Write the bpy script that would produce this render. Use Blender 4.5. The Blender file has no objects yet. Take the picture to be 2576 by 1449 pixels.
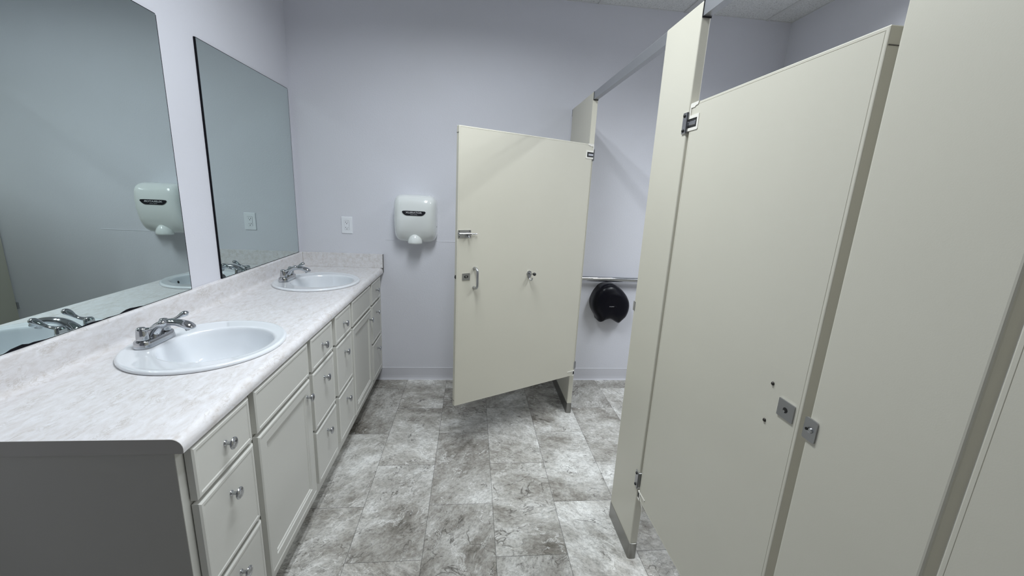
import bpy, bmesh, math, random
from mathutils import Vector, Matrix
random.seed(7)
S = bpy.context.scene
COL = S.collection
PI = math.pi

# ------------------------------------------------------------------ camera
CX, CZ = 1.22197, 1.46922
RR = Vector((0.99434336, -0.09468425, 0.04812659))
UU = Vector((-0.0253261, 0.22868208, 0.97317167))
FF = Vector((0.10314971, 0.96888565, -0.22499052))
cam = bpy.data.cameras.new('camera'); camo = bpy.data.objects.new('camera', cam); COL.objects.link(camo)
cam.sensor_fit = 'HORIZONTAL'; cam.sensor_width = 36.0; cam.lens = 36.0 * 1021.05 / 2576.0
cam.clip_start = 0.02; cam.clip_end = 60
m = Matrix((RR, UU, -FF)).transposed().to_4x4(); m.translation = (CX, 0, CZ)
camo.matrix_world = m
S.camera = camo

# ------------------------------------------------------------------ world, light, exposure
w = bpy.data.worlds.new('world'); S.world = w; w.use_nodes = True
w.node_tree.nodes['Background'].inputs[0].default_value = (0.55, 0.6, 0.7, 1)
w.node_tree.nodes['Background'].inputs[1].default_value = 0.02
S.view_settings.view_transform = 'Standard'; S.view_settings.look = 'None'
S.view_settings.gamma = 1.0; S.view_settings.use_curve_mapping = False
S.view_settings.exposure = 0.0
S.cycles.max_bounces = 10; S.cycles.diffuse_bounces = 6; S.cycles.glossy_bounces = 6
S.cycles.caustics_reflective = True; S.cycles.blur_glossy = 0.0
S.cycles.sample_clamp_indirect = 6.0

# room dimensions (metres)
D, HC, XR, YN = 3.0377, 2.7512, 3.4479, -3.1
TUBE_POWER = 17.5
LAMP_COL = (0.905, 0.96, 1.0)
LIGHTS = [  # centre x, centre y, relative power, label
    (1.1375, 1.34, 1.0, 163, 'recessed two tube ceiling light over the aisle and vanity'),
    (2.9585, 1.34, 0.85, 140, 'recessed two tube ceiling light over the stalls')]
for lx, ly, pw, spread, _ in LIGHTS:
    for dx in (-0.11, 0.11):
        ld = bpy.data.lights.new('lamp_tube', 'AREA'); ld.shape = 'RECTANGLE'
        ld.size = 0.07; ld.size_y = 1.13; ld.energy = TUBE_POWER * pw; ld.color = LAMP_COL
        ld.spread = math.radians(spread)
        lo = bpy.data.objects.new('lamp_tube', ld); COL.objects.link(lo)
        lo.location = (lx + dx, ly, HC - 0.012)

# ------------------------------------------------------------------ helpers
def NM(name):
    mt = bpy.data.materials.new(name); mt.use_nodes = True
    nt = mt.node_tree; b = nt.nodes['Principled BSDF']
    return mt, nt, b
def mat(name, col, rough=0.5, metal=0.0, coat=0.0, bump=None, spec=0.5):
    mt, nt, b = NM(name)
    b.inputs['Base Color'].default_value = (*col, 1); b.inputs['Roughness'].default_value = rough
    b.inputs['Metallic'].default_value = metal; b.inputs['Coat Weight'].default_value = coat
    b.inputs['Specular IOR Level'].default_value = spec
    tc = nt.nodes.new('ShaderNodeTexCoord')
    n0 = nt.nodes.new('ShaderNodeTexNoise'); n0.inputs['Scale'].default_value = 3.0
    nt.links.new(tc.outputs['Object'], n0.inputs['Vector'])
    mx = nt.nodes.new('ShaderNodeMixRGB'); mx.inputs[1].default_value = (*[c * 0.97 for c in col], 1)
    mx.inputs[2].default_value = (*[min(1, c * 1.03) for c in col], 1)
    nt.links.new(n0.outputs['Fac'], mx.inputs[0]); nt.links.new(mx.outputs[0], b.inputs['Base Color'])
    if bump:
        sc, st, dist = bump
        n = nt.nodes.new('ShaderNodeTexNoise'); n.inputs['Scale'].default_value = sc; n.inputs['Detail'].default_value = 4
        nt.links.new(tc.outputs['Object'], n.inputs['Vector'])
        bp = nt.nodes.new('ShaderNodeBump'); bp.inputs['Strength'].default_value = st; bp.inputs['Distance'].default_value = dist
        nt.links.new(n.outputs['Fac'], bp.inputs['Height']); nt.links.new(bp.outputs[0], b.inputs['Normal'])
    return mt
def finish(name, bm, mt, parent=None, smooth=False, loc=None, sharp=None):
    bmesh.ops.recalc_face_normals(bm, faces=bm.faces)
    me = bpy.data.meshes.new(name); bm.to_mesh(me); bm.free()
    if mt: me.materials.append(mt)
    if smooth:
        for p_ in me.polygons: p_.use_smooth = True
        if sharp is not None:
            me.set_sharp_from_angle(angle=math.radians(sharp))
    o = bpy.data.objects.new(name, me); COL.objects.link(o)
    if parent: o.parent = parent
    if loc: o.location = loc
    return o
def tag(o, label, cat, group=None, kind=None):
    o['label'] = label; o['category'] = cat
    if group: o['group'] = group
    if kind: o['kind'] = kind
    return o
def thing(name, label, cat, loc=(0, 0, 0), rz=0, group=None):
    o = bpy.data.objects.new(name, None); COL.objects.link(o); o.empty_display_size = 0.05
    o.location = loc; o.rotation_euler = (0, 0, rz)
    return tag(o, label, cat, group)
def part(name, bm, mt, parent, smooth=False, sharp=None, label=None, loc=None):
    o = finish(name, bm, mt, parent, smooth, loc, sharp)
    if label: o['label'] = label
    return o
def struct(name, bm, mt, smooth=False):
    o = finish(name, bm, mt, None, smooth); o['kind'] = 'structure'; return o
def box(bm, x0, x1, y0, y1, z0, z1, bev=0.0, seg=2):
    r = bmesh.ops.create_cube(bm, size=1.0)
    vs = r['verts']
    for v in vs:
        v.co = Vector((x0 + (v.co.x + .5) * (x1 - x0), y0 + (v.co.y + .5) * (y1 - y0), z0 + (v.co.z + .5) * (z1 - z0)))
    if bev > 0:
        es = list({e for v in vs for e in v.link_edges})
        bmesh.ops.bevel(bm, geom=es, offset=bev, segments=seg, affect='EDGES', profile=0.5)
    return bm
def B(): return bmesh.new()
def cyl(bm, p0, p1, r0, r1=None, seg=24, cap=True):
    if r1 is None: r1 = r0
    p0 = Vector(p0); p1 = Vector(p1); d = (p1 - p0); L = d.length
    q = Vector((0, 0, 1)).rotation_difference(d.normalized()).to_matrix().to_4x4()
    q.translation = (p0 + p1) / 2
    bmesh.ops.create_cone(bm, cap_ends=cap, segments=seg, radius1=r0, radius2=r1, depth=L, matrix=q)
    return bm
def lathe(bm, prof, axis='z', origin=(0, 0, 0), seg=32):
    """prof: list of (radius, height) along the axis"""
    o = Vector(origin); rings = []
    def P(r, h, a):
        c, s = r * math.cos(a), r * math.sin(a)
        return o + (Vector((c, s, h)) if axis == 'z' else Vector((h, c, s)) if axis == 'x' else Vector((c, h, s)))
    for r, h in prof:
        if r < 1e-6: rings.append([bm.verts.new(P(0, h, 0))])
        else: rings.append([bm.verts.new(P(r, h, 2 * PI * k / seg)) for k in range(seg)])
    for a, b in zip(rings, rings[1:]):
        for k in range(seg):
            k2 = (k + 1) % seg
            if len(a) == 1 and len(b) == 1: continue
            if len(a) == 1: bm.faces.new((a[0], b[k], b[k2]))
            elif len(b) == 1: bm.faces.new((a[k], a[k2], b[0]))
            else: bm.faces.new((a[k], a[k2], b[k2], b[k]))
    if len(rings[0]) > 1: bm.faces.new(rings[0])
    if len(rings[-1]) > 1: bm.faces.new(rings[-1])
    return bm
def loft(bm, rings, close=True, cap0=True, cap1=True):
    R = [[bm.verts.new(p) for p in r] for r in rings]
    n = len(R[0])
    for a, b in zip(R, R[1:]):
        for k in range(n if close else n - 1):
            k2 = (k + 1) % n
            bm.faces.new((a[k], a[k2], b[k2], b[k]))
    if cap0: bm.faces.new(R[0])
    if cap1: bm.faces.new(R[-1])
    return bm
def catmull(P, n=6):
    P = [Vector(p) for p in P]; out = []
    for i in range(len(P) - 1):
        p0 = P[max(i - 1, 0)]; p1 = P[i]; p2 = P[i + 1]; p3 = P[min(i + 2, len(P) - 1)]
        for k in range(n):
            t = k / n
            out.append(0.5 * ((2 * p1) + (p2 - p0) * t + (2 * p0 - 5 * p1 + 4 * p2 - p3) * t * t + (3 * p1 - p0 - 3 * p2 + p3) * t ** 3))
    out.append(P[-1]); return out
def sweep(bm, pts, side, seg=20, sub=6, cap=True):
    """pts: (x,y,z,r_side,r_up); side: fixed sideways vector; oval tube along a smooth path"""
    P = catmull([Vector(p[:3]) for p in pts], sub)
    Rr = catmull([Vector((p[3], p[4], 0)) for p in pts], sub)
    side = Vector(side).normalized(); rings = []
    for i, p in enumerate(P):
        t = (P[min(i + 1, len(P) - 1)] - P[max(i - 1, 0)]).normalized()
        up = side.cross(t).normalized(); sd = t.cross(up).normalized()
        rings.append([p + sd * Rr[i].x * math.cos(2 * PI * k / seg) + up * Rr[i].y * math.sin(2 * PI * k / seg) for k in range(seg)])
    return loft(bm, rings, cap0=cap, cap1=cap)
def prism(bm, poly, y0, y1, axis='y'):
    """poly of (a,b) extruded along an axis"""
    def P(a, b, c):
        return (a, c, b) if axis == 'y' else (c, a, b) if axis == 'x' else (a, b, c)
    v0 = [bm.verts.new(P(a, b, y0)) for a, b in poly]; v1 = [bm.verts.new(P(a, b, y1)) for a, b in poly]
    n = len(poly)
    for k in range(n): bm.faces.new((v0[k], v0[(k + 1) % n], v1[(k + 1) % n], v1[k]))
    bm.faces.new(v0); bm.faces.new(list(reversed(v1)))
    return bm
def rrect(w_, h_, r, cx=0, cz=0, seg=6):
    out = []
    for qx, qz, a0 in ((1, 1, 0), (-1, 1, 90), (-1, -1, 180), (1, -1, 270)):
        for k in range(seg + 1):
            a = math.radians(a0 + 90 * k / seg)
            out.append((cx + qx * (w_ / 2 - r) + r * math.cos(a), cz + qz * (h_ / 2 - r) + r * math.sin(a)))
    return out
def arc(cx, cz, r, a0, a1, n=6):
    return [(cx + r * math.cos(math.radians(a0 + (a1 - a0) * k / n)), cz + r * math.sin(math.radians(a0 + (a1 - a0) * k / n))) for k in range(n + 1)]
def text_mesh(name, s, size, mt, parent, M, extrude=0.0003, xs=1.0, offset=0.0):
    cu = bpy.data.curves.new(name, 'FONT'); cu.body = s; cu.size = size; cu.extrude = extrude
    cu.align_x = 'CENTER'; cu.align_y = 'CENTER'; cu.offset = offset
    o = bpy.data.objects.new(name, cu); COL.objects.link(o)
    dg = bpy.context.evaluated_depsgraph_get()
    me = bpy.data.meshes.new_from_object(o.evaluated_get(dg)); bpy.data.objects.remove(o); bpy.data.curves.remove(cu)
    me.transform(M @ Matrix.Diagonal((xs, 1, 1, 1))); me.materials.clear(); me.materials.append(mt)
    o = bpy.data.objects.new(name, me); COL.objects.link(o); o.parent = parent
    return o
def baked(o):
    """apply the modifiers of an object"""
    dg = bpy.context.evaluated_depsgraph_get()
    me = bpy.data.meshes.new_from_object(o.evaluated_get(dg)); o.modifiers.clear(); o.data = me

# ------------------------------------------------------------------ materials
def wall_mat():
    mt, nt, b = NM('painted_wall'); L = nt.links
    tc = nt.nodes.new('ShaderNodeTexCoord')
    n = nt.nodes.new('ShaderNodeTexNoise'); n.inputs['Scale'].default_value = 110; n.inputs['Detail'].default_value = 3
    n2 = nt.nodes.new('ShaderNodeTexNoise'); n2.inputs['Scale'].default_value = 2.2; n2.inputs['Detail'].default_value = 2
    L.new(tc.outputs['Object'], n.inputs['Vector']); L.new(tc.outputs['Object'], n2.inputs['Vector'])
    cr = nt.nodes.new('ShaderNodeValToRGB'); cr.color_ramp.elements[0].position = 0.3; cr.color_ramp.elements[1].position = 0.7
    cr.color_ramp.elements[0].color = (0.670, 0.675, 0.722, 1); cr.color_ramp.elements[1].color = (0.685, 0.69, 0.745, 1)
    L.new(n2.outputs['Fac'], cr.inputs[0]); L.new(cr.outputs[0], b.inputs['Base Color'])
    bp = nt.nodes.new('ShaderNodeBump'); bp.inputs['Strength'].default_value = 0.30; bp.inputs['Distance'].default_value = 0.002
    L.new(n.outputs['Fac'], bp.inputs['Height']); L.new(bp.outputs[0], b.inputs['Normal'])
    b.inputs['Roughness'].default_value = 0.6; b.inputs['Specular IOR Level'].default_value = 0.25
    return mt
def ceiling_mat():
    mt, nt, b = NM('acoustic_tile'); L = nt.links
    tc = nt.nodes.new('ShaderNodeTexCoord')
    n = nt.nodes.new('ShaderNodeTexNoise'); n.inputs['Scale'].default_value = 150; n.inputs['Detail'].default_value = 5; n.inputs['Distortion'].default_value = 0.8
    L.new(tc.outputs['Object'], n.inputs['Vector'])
    cr = nt.nodes.new('ShaderNodeValToRGB'); cr.color_ramp.elements[0].position = 0.30; cr.color_ramp.elements[1].position = 0.50
    cr.color_ramp.elements[0].color = (0.42, 0.42, 0.42, 1); cr.color_ramp.elements[1].color = (0.72, 0.73, 0.73, 1)
    L.new(n.outputs['Fac'], cr.inputs[0]); L.new(cr.outputs[0], b.inputs['Base Color'])
    bp = nt.nodes.new('ShaderNodeBump'); bp.inputs['Strength'].default_value = 0.5; bp.inputs['Distance'].default_value = 0.003
    L.new(cr.outputs[0], bp.inputs['Height']); L.new(bp.outputs[0], b.inputs['Normal'])
    b.inputs['Roughness'].default_value = 0.9
    return mt
def floor_mat():
    mt, nt, b = NM('stone_look_vinyl_tile'); L = nt.links; N = nt.nodes.new
    def math_(op, a, b_=None, c=None):
        n = N('ShaderNodeMath'); n.operation = op
        for i, v in enumerate((a, b_, c)):
            if v is None: continue
            if isinstance(v, (int, float)): n.inputs[i].default_value = v
            else: L.new(v, n.inputs[i])
        return n.outputs[0]
    def mix(f, a, b_, mode='MIX'):
        n = N('ShaderNodeMixRGB'); n.blend_type = mode
        for i, v in enumerate((f, a, b_)):
            if isinstance(v, (int, float)): n.inputs[i].default_value = v
            elif isinstance(v, tuple): n.inputs[i].default_value = v
            else: L.new(v, n.inputs[i])
        return n.outputs[0]
    def ramp(f, pts):
        n = N('ShaderNodeValToRGB'); e = n.color_ramp.elements
        while len(e) < len(pts): e.new(0.5)
        for k, (p_, c) in enumerate(pts):
            e[k].position = p_; e[k].color = (c, c, c, 1) if isinstance(c, float) else (*c, 1)
        L.new(f, n.inputs[0]); return n.outputs[0]
    def noise(v, sc, det, dist=0.0, rough=0.5):
        n = N('ShaderNodeTexNoise'); n.inputs['Scale'].default_value = sc; n.inputs['Detail'].default_value = det
        n.inputs['Distortion'].default_value = dist; n.inputs['Roughness'].default_value = rough
        L.new(v, n.inputs['Vector']); return n.outputs['Fac']
    geo = N('ShaderNodeNewGeometry'); sep = N('ShaderNodeSeparateXYZ'); L.new(geo.outputs['Position'], sep.inputs[0])
    cu = math_('DIVIDE', math_('SUBTRACT', sep.outputs[0], 1.0545 - 3.035), 0.3035)
    col = math_('FLOOR', cu); fu = math_('FRACT', cu)
    odd = math_('FLOORED_MODULO', col, 2.0)
    rv = math_('DIVIDE', math_('SUBTRACT', math_('ADD', sep.outputs[1], 6.0), math_('SUBTRACT', 1.684, math_('MULTIPLY', odd, 0.3))), 0.6)
    row = math_('FLOOR', rv); fv = math_('FRACT', rv)
    # seam distance in metres
    du = math_('MULTIPLY', math_('MINIMUM', fu, math_('SUBTRACT', 1.0, fu)), 0.3035)
    dv = math_('MULTIPLY', math_('MINIMUM', fv, math_('SUBTRACT', 1.0, fv)), 0.6)
    dm = math_('MINIMUM', du, dv)
    seam = math_('LESS_THAN', dm, 0.0011)
    idc = N('ShaderNodeCombineXYZ'); L.new(col, idc.inputs[0]); L.new(row, idc.inputs[1])
    wn = N('ShaderNodeTexWhiteNoise'); wn.noise_dimensions = '2D'; L.new(idc.outputs[0], wn.inputs['Vector'])
    sc = N('ShaderNodeVectorMath'); sc.operation = 'SCALE'; L.new(wn.outputs['Color'], sc.inputs[0]); sc.inputs[3].default_value = 9.0
    ad = N('ShaderNodeVectorMath'); ad.operation = 'ADD'; L.new(geo.outputs['Position'], ad.inputs[0]); L.new(sc.outputs[0], ad.inputs[1])
    # half of the tiles are laid turned, so the veining runs another way
    vr = N('ShaderNodeVectorRotate'); vr.rotation_type = 'Z_AXIS'; L.new(ad.outputs[0], vr.inputs['Vector'])
    L.new(math_('MULTIPLY', wn.outputs['Value'], 2.4), vr.inputs['Angle'])
    V = vr.outputs[0]
    mp = N('ShaderNodeMapping'); mp.inputs['Scale'].default_value = (1.0, 0.62, 1.0); L.new(V, mp.inputs['Vector'])
    VS = mp.outputs[0]
    # warped coordinates for curled veins
    wv = N('ShaderNodeTexNoise'); wv.inputs['Scale'].default_value = 7.0; wv.inputs['Detail'].default_value = 3; L.new(V, wv.inputs['Vector'])
    wsc = N('ShaderNodeVectorMath'); wsc.operation = 'SCALE'; L.new(wv.outputs['Color'], wsc.inputs[0]); wsc.inputs[3].default_value = 0.075
    wad = N('ShaderNodeVectorMath'); wad.operation = 'ADD'; L.new(VS, wad.inputs[0]); L.new(wsc.outputs[0], wad.inputs[1])
    VW = wad.outputs[0]
    cloud = noise(VW, 3.6, 5, 0.3, 0.58)
    mid = noise(VS, 19, 12, 0.35, 0.80)
    sm = math_('ADD', math_('MULTIPLY', cloud, 0.58), math_('MULTIPLY', mid, 0.42))
    c = ramp(sm, [(0.37, (0.135, 0.122, 0.103)), (0.45, (0.305, 0.290, 0.262)), (0.53, (0.475, 0.465, 0.438)), (0.65, (0.76, 0.76, 0.74))])
    grit = ramp(noise(VS, 90, 6, 0.3, 0.75), [(0.33, 0.62), (0.5, 1.0), (0.68, 1.22)])
    c = mix(1.0, c, grit, 'MULTIPLY')
    # clusters of dark specks
    cl = ramp(noise(V, 8.5, 4, 0.8), [(0.50, 0.0), (0.62, 1.0)])
    sp = ramp(noise(VW, 48, 5, 1.6, 0.7), [(0.55, 0.0), (0.64, 1.0)])
    c = mix(math_('MULTIPLY', math_('MULTIPLY', cl, sp), 0.72), c, (0.085, 0.075, 0.062, 1))
    # short pale feathery strokes
    g1 = ramp(noise(V, 6.5, 3, 0.4), [(0.50, 0.0), (0.58, 1.0)])
    v1 = math_('ABSOLUTE', math_('SUBTRACT', noise(VW, 10, 5, 1.2, 0.62), 0.5))
    c = mix(math_('MULTIPLY', math_('MULTIPLY', ramp(v1, [(0.0, 1.0), (0.016, 0.0)]), g1), 0.75), c, (0.80, 0.80, 0.78, 1))
    # thin dark cracks
    v2 = math_('ABSOLUTE', math_('SUBTRACT', noise(VW, 3.4, 5, 0.9, 0.6), 0.47))
    gate = ramp(noise(V, 5.1, 2), [(0.46, 0.0), (0.54, 1.0)])
    c = mix(math_('MULTIPLY', math_('MULTIPLY', ramp(v2, [(0.0, 1.0), (0.0065, 0.0)]), gate), 0.85), c, (0.05, 0.043, 0.035, 1))
    v3 = math_('ABSOLUTE', math_('SUBTRACT', noise(VW, 11, 5, 1.2, 0.6), 0.53))
    c = mix(math_('MULTIPLY', math_('MULTIPLY', ramp(v3, [(0.0, 1.0), (0.010, 0.0)]), cl), 0.6), c, (0.09, 0.08, 0.068, 1))
    tone = math_('ADD', math_('MULTIPLY', wn.outputs['Value'], 0.24), 0.90)
    tc_ = N('ShaderNodeCombineColor'); [L.new(tone, tc_.inputs[i]) for i in range(3)]
    c = mix(1.0, c, tc_.outputs[0], 'MULTIPLY')
    c = mix(math_('MULTIPLY', seam, 0.7), c, (0.03, 0.03, 0.028, 1))
    L.new(c, b.inputs['Base Color'])
    b.inputs['Roughness'].default_value = 0.42; b.inputs['Specular IOR Level'].default_value = 0.4
    bp = N('ShaderNodeBump'); bp.inputs['Strength'].default_value = 0.25; bp.inputs['Distance'].default_value = 0.0015
    L.new(math_('SUBTRACT', noise(VS, 46, 5, 1.5, 0.7), seam), bp.inputs['Height']); L.new(bp.outputs[0], b.inputs['Normal'])
    return mt
def laminate_mat():
    mt, nt, b = NM('marbled_laminate'); L = nt.links; N = nt.nodes.new
    tc = N('ShaderNodeTexCoord'); mp = N('ShaderNodeMapping'); mp.inputs['Scale'].default_value = (1.0, 0.45, 1.0)
    mp.inputs['Rotation'].default_value = (0, 0, 0.55)
    L.new(tc.outputs['Object'], mp.inputs['Vector'])
    def noise(v, sc, det, dist, rough=0.6):
        n = N('ShaderNodeTexNoise'); n.inputs['Scale'].default_value = sc; n.inputs['Detail'].default_value = det
        n.inputs['Distortion'].default_value = dist; n.inputs['Roughness'].default_value = rough
        L.new(v, n.inputs['Vector']); return n.outputs['Fac']
    def ramp(f, pts):
        n = N('ShaderNodeValToRGB'); e = n.color_ramp.elements
        while len(e) < len(pts): e.new(0.5)
        for k, (p_, c) in enumerate(pts): e[k].position = p_; e[k].color = (*c, 1)
        L.new(f, n.inputs[0]); return n.outputs[0]
    base = ramp(noise(mp.outputs[0], 48, 9, 0.5, 0.72), [(0.30, (0.60, 0.565, 0.55)), (0.5, (0.70, 0.685, 0.695)), (0.68, (0.77, 0.765, 0.79))])
    a = N('ShaderNodeMath'); a.operation = 'SUBTRACT'; L.new(noise(mp.outputs[0], 70, 7, 0.9, 0.66), a.inputs[0]); a.inputs[1].default_value = 0.5
    ab = N('ShaderNodeMath'); ab.operation = 'ABSOLUTE'; L.new(a.outputs[0], ab.inputs[0])
    vein = ramp(ab.outputs[0], [(0.0, (1, 1, 1)), (0.05, (0, 0, 0))])
    gate = ramp(noise(mp.outputs[0], 24, 4, 0.8, 0.6), [(0.49, (0, 0, 0)), (0.61, (1, 1, 1))])
    mu = N('ShaderNodeMath'); mu.operation = 'MULTIPLY'; L.new(vein, mu.inputs[0]); L.new(gate, mu.inputs[1])
    mu2 = N('ShaderNodeMath'); mu2.operation = 'MULTIPLY'; L.new(mu.outputs[0], mu2.inputs[0]); mu2.inputs[1].default_value = 0.50
    mx = N('ShaderNodeMixRGB'); L.new(mu2.outputs[0], mx.inputs[0]); L.new(base, mx.inputs[1]); mx.inputs[2].default_value = (0.40, 0.35, 0.30, 1)
    L.new(mx.outputs[0], b.inputs['Base Color']); b.inputs['Roughness'].default_value = 0.38; b.inputs['Specular IOR Level'].default_value = 0.4
    return mt

M_WALL, M_CEIL, M_FLOOR, M_LAM = wall_mat(), ceiling_mat(), floor_mat(), laminate_mat()
M_BASE = mat('vinyl_cove_base', (0.60, 0.60, 0.645), 0.4)
M_TEE = mat('ceiling_tee_enamel', (0.62, 0.62, 0.62), 0.5)
M_STALL = mat('almond_enamel', (0.562, 0.542, 0.462), 0.38, bump=(380, 0.12, 0.0006))
M_CAST = mat('almond_cast_fitting', (0.72, 0.70, 0.64), 0.4)
M_CAB = mat('greige_cabinet_paint', (0.62, 0.615, 0.58), 0.45, bump=(220, 0.08, 0.0006))
M_ENDP = mat('end_panel_shade_tone', (0.355, 0.345, 0.315), 0.5, bump=(220, 0.08, 0.0006))  # cabinet paint darkened: shade on the near end is put into the colour
M_CHROME = mat('chrome', (0.52, 0.53, 0.55), 0.07, 1.0)
M_STEEL = mat('brushed_steel', (0.45, 0.455, 0.47), 0.30, 1.0)
M_SHOE = mat('stainless_shoe', (0.27, 0.265, 0.25), 0.34, 1.0)
M_ALU = mat('anodised_aluminium', (0.42, 0.43, 0.45), 0.42, 0.85)
M_PORC = mat('white_porcelain', (0.76, 0.785, 0.82), 0.08, coat=0.6)
M_DRYER = mat('white_enamel', (0.78, 0.81, 0.80), 0.16, coat=0.5)
M_PLAST = mat('white_plastic', (0.80, 0.82, 0.86), 0.35)
M_BLACK = mat('black_plastic', (0.0025, 0.0025, 0.006), 0.28, spec=0.22)
M_BADGE = mat('badge_black', (0.008, 0.008, 0.012), 0.3)
M_LETTER = mat('silver_lettering', (0.55, 0.55, 0.57), 0.4)
M_DARK = mat('dark_hole', (0.006, 0.006, 0.006), 0.7)
M_MEDGE = mat('desilvered_mirror_edge', (0.003, 0.003, 0.006), 0.6, spec=0.15)
M_SUB = mat('dark_substrate_edge', (0.10, 0.09, 0.08), 0.7)
M_RUBBER = mat('black_rubber', (0.008, 0.008, 0.008), 0.5)
mt, nt, b = NM('mirror_silver'); b.inputs['Metallic'].default_value = 1; b.inputs['Roughness'].default_value = 0.0
tcm = nt.nodes.new('ShaderNodeTexCoord'); nm = nt.nodes.new('ShaderNodeTexNoise'); nm.inputs['Scale'].default_value = 1.5
nt.links.new(tcm.outputs['Object'], nm.inputs['Vector']); mxm = nt.nodes.new('ShaderNodeMixRGB')
mxm.inputs[1].default_value = (0.65, 0.735, 0.72, 1); mxm.inputs[2].default_value = (0.66, 0.745, 0.73, 1)
nt.links.new(nm.outputs['Fac'], mxm.inputs[0]); nt.links.new(mxm.outputs[0], b.inputs['Base Color']); M_MIRROR = mt
mt, nt, b = NM('fluorescent_tube'); b.inputs['Emission Color'].default_value = (*LAMP_COL, 1); b.inputs['Emission Strength'].default_value = 6
M_TUBE = mt

# ------------------------------------------------------------------ room shell
T = 0.12
bm = B(); box(bm, -T, XR + T, YN - T, D + T, -0.1, 0.0); struct('floor', bm, M_FLOOR)
bm = B(); box(bm, -T, XR + T, YN - T, D + T, HC, HC + 0.1); struct('ceiling', bm, M_CEIL)
bm = B(); box(bm, -T, 0, YN, D, 0, HC); struct('wall_left', bm, M_WALL)
bm = B(); box(bm, XR, XR + T, YN, D, 0, HC); struct('wall_right', bm, M_WALL)
bm = B(); box(bm, -T, XR + T, D, D + T, 0, HC)
# old paint ridge across the far wall at mid height
prism(bm, [(D, 1.1005), (D - 0.0022, 1.1030), (D - 0.0014, 1.1052), (D, 1.1062)], 0.60, 1.30, 'x')
struct('wall_far', bm, M_WALL)
bm = B(); box(bm, -T, XR + T, YN - T, YN, 0, HC); struct('wall_near', bm, M_WALL)
def baseb(name, pts):
    bm = B()
    for (xa, ya, xb, yb, nx, ny) in pts:
        prof = [(0, 0), (0.013, 0), (0.010, 0.004), (0.005, 0.016), (0.0032, 0.035), (0.0032, 0.0995), (0.0015, 0.1016), (0, 0.1016)]
        v0 = [bm.verts.new((xa + nx * a, ya + ny * a, z)) for a, z in prof]; v1 = [bm.verts.new((xb + nx * a, yb + ny * a, z)) for a, z in prof]
        n = len(prof)
        for k in range(n): bm.faces.new((v0[k], v0[(k + 1) % n], v1[(k + 1) % n], v1[k]))
        bm.faces.new(v0); bm.faces.new(v1)
    struct(name, bm, M_BASE)
baseb('baseboard_far', [(0.50, D, XR, D, 0, -1)])
baseb('baseboard_right', [(XR, YN, XR, D, -1, 0)])
baseb('baseboard_left', [(0, YN, 0, 0.88, 1, 0)])
baseb('baseboard_near', [(0, YN, XR, YN, 0, 1)])
# suspended ceiling tees
bm = B()
for k in range(-1, 3):
    x = 2.048 + 0.607 * k
    box(bm, x - 0.012, x + 0.012, YN, D, HC - 0.006, HC + 0.001)
for y in (-2.909, -1.695, -0.481, 0.733, 1.947):
    box(bm, 0, XR, y - 0.012, y + 0.012, HC - 0.0055, HC + 0.001)
box(bm, 0, XR, D - 0.006, D, HC - 0.003, HC + 0.001); box(bm, 0, 0.02, YN, D, HC - 0.004, HC + 0.001)
box(bm, XR - 0.006, XR, YN, D, HC - 0.004, HC + 0.001)
struct('trim_1', bm, M_TEE)

# ------------------------------------------------------------------ ceiling lights
for lx, ly, pw, spread, lab in LIGHTS:
    t = thing('ceiling_light', lab, 'ceiling light', (lx, ly, HC), 0, 'recessed ceiling lights')
    bm = B(); w2, h2 = 0.293, 0.595
    for a in ((-w2, w2, -h2, -h2 + 0.03), (-w2, w2, h2 - 0.03, h2), (-w2, -w2 + 0.03, -h2 + 0.03, h2 - 0.03), (w2 - 0.03, w2, -h2 + 0.03, h2 - 0.03)):
        box(bm, *a, -0.008, -0.0002)
    part('frame', bm, M_TEE, t)
    for dx in (-0.11, 0.11):
        bm = B(); cyl(bm, (dx, -0.56, -0.006), (dx, 0.56, -0.006), 0.0055, seg=12); part('tube', bm, M_TUBE, t, True, 40)

# ------------------------------------------------------------------ mirrors
def mirror(y0, y1, z0, z1, label, side_band, patch=None, spot=None, low=0.0105):
    t = thing('wall_mirror', label, 'mirror', (0, y0, z0), 0, 'frameless mirrors above the vanity counter')
    W_, H_ = y1 - y0, z1 - z0
    bm = B(); prism(bm, rrect(W_, H_, 0.006, W_ / 2, H_ / 2, 3), 0.0015, 0.007, 'x'); part('glass', bm, M_MIRROR, t)
    bm = B()
    box(bm, 0.0016, 0.0076, 0.0, W_, -0.0005, low)                 # bottom
    box(bm, 0.0016, 0.0074, 0.003, W_ - 0.003, H_ - 0.0016, H_ + 0.0004)
    if side_band: box(bm, 0.0016, 0.0076, -0.004, side_band, 0.0, H_)
    else: box(bm, 0.0016, 0.0074, -0.0004, 0.002, 0.004, H_ - 0.004)
    box(bm, 0.0016, 0.0074, W_ - 0.0016, W_ + 0.0004, 0.004, H_ - 0.004)
    part('dark_edge', bm, M_MEDGE, t, label='dark desilvered edge line')
    if patch:
        bm = B(); pts = [(y - y0, z - z0 + 0.002) for y, z in patch]
        prism(bm, [(pts[0][0] - 0.02, 0.0)] + pts + [(pts[-1][0] + 0.01, 0.0)], 0.0066, 0.0077, 'x')
        part('desilvered_patch', bm, M_MEDGE, t, label='ragged black desilvered patch along the bottom edge')
    if spot:
        bm = B(); prism(bm, arc(0.0, 0.0, spot, 0, 90, 10) + [(0, 0)], 0.0066, 0.0078, 'x')
        part('dark_corner_spot', bm, mat('desilvered_spot', (0.02, 0.025, 0.03), 0.4), t, label='dark rounded spot in the lower corner')
    return t
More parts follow.
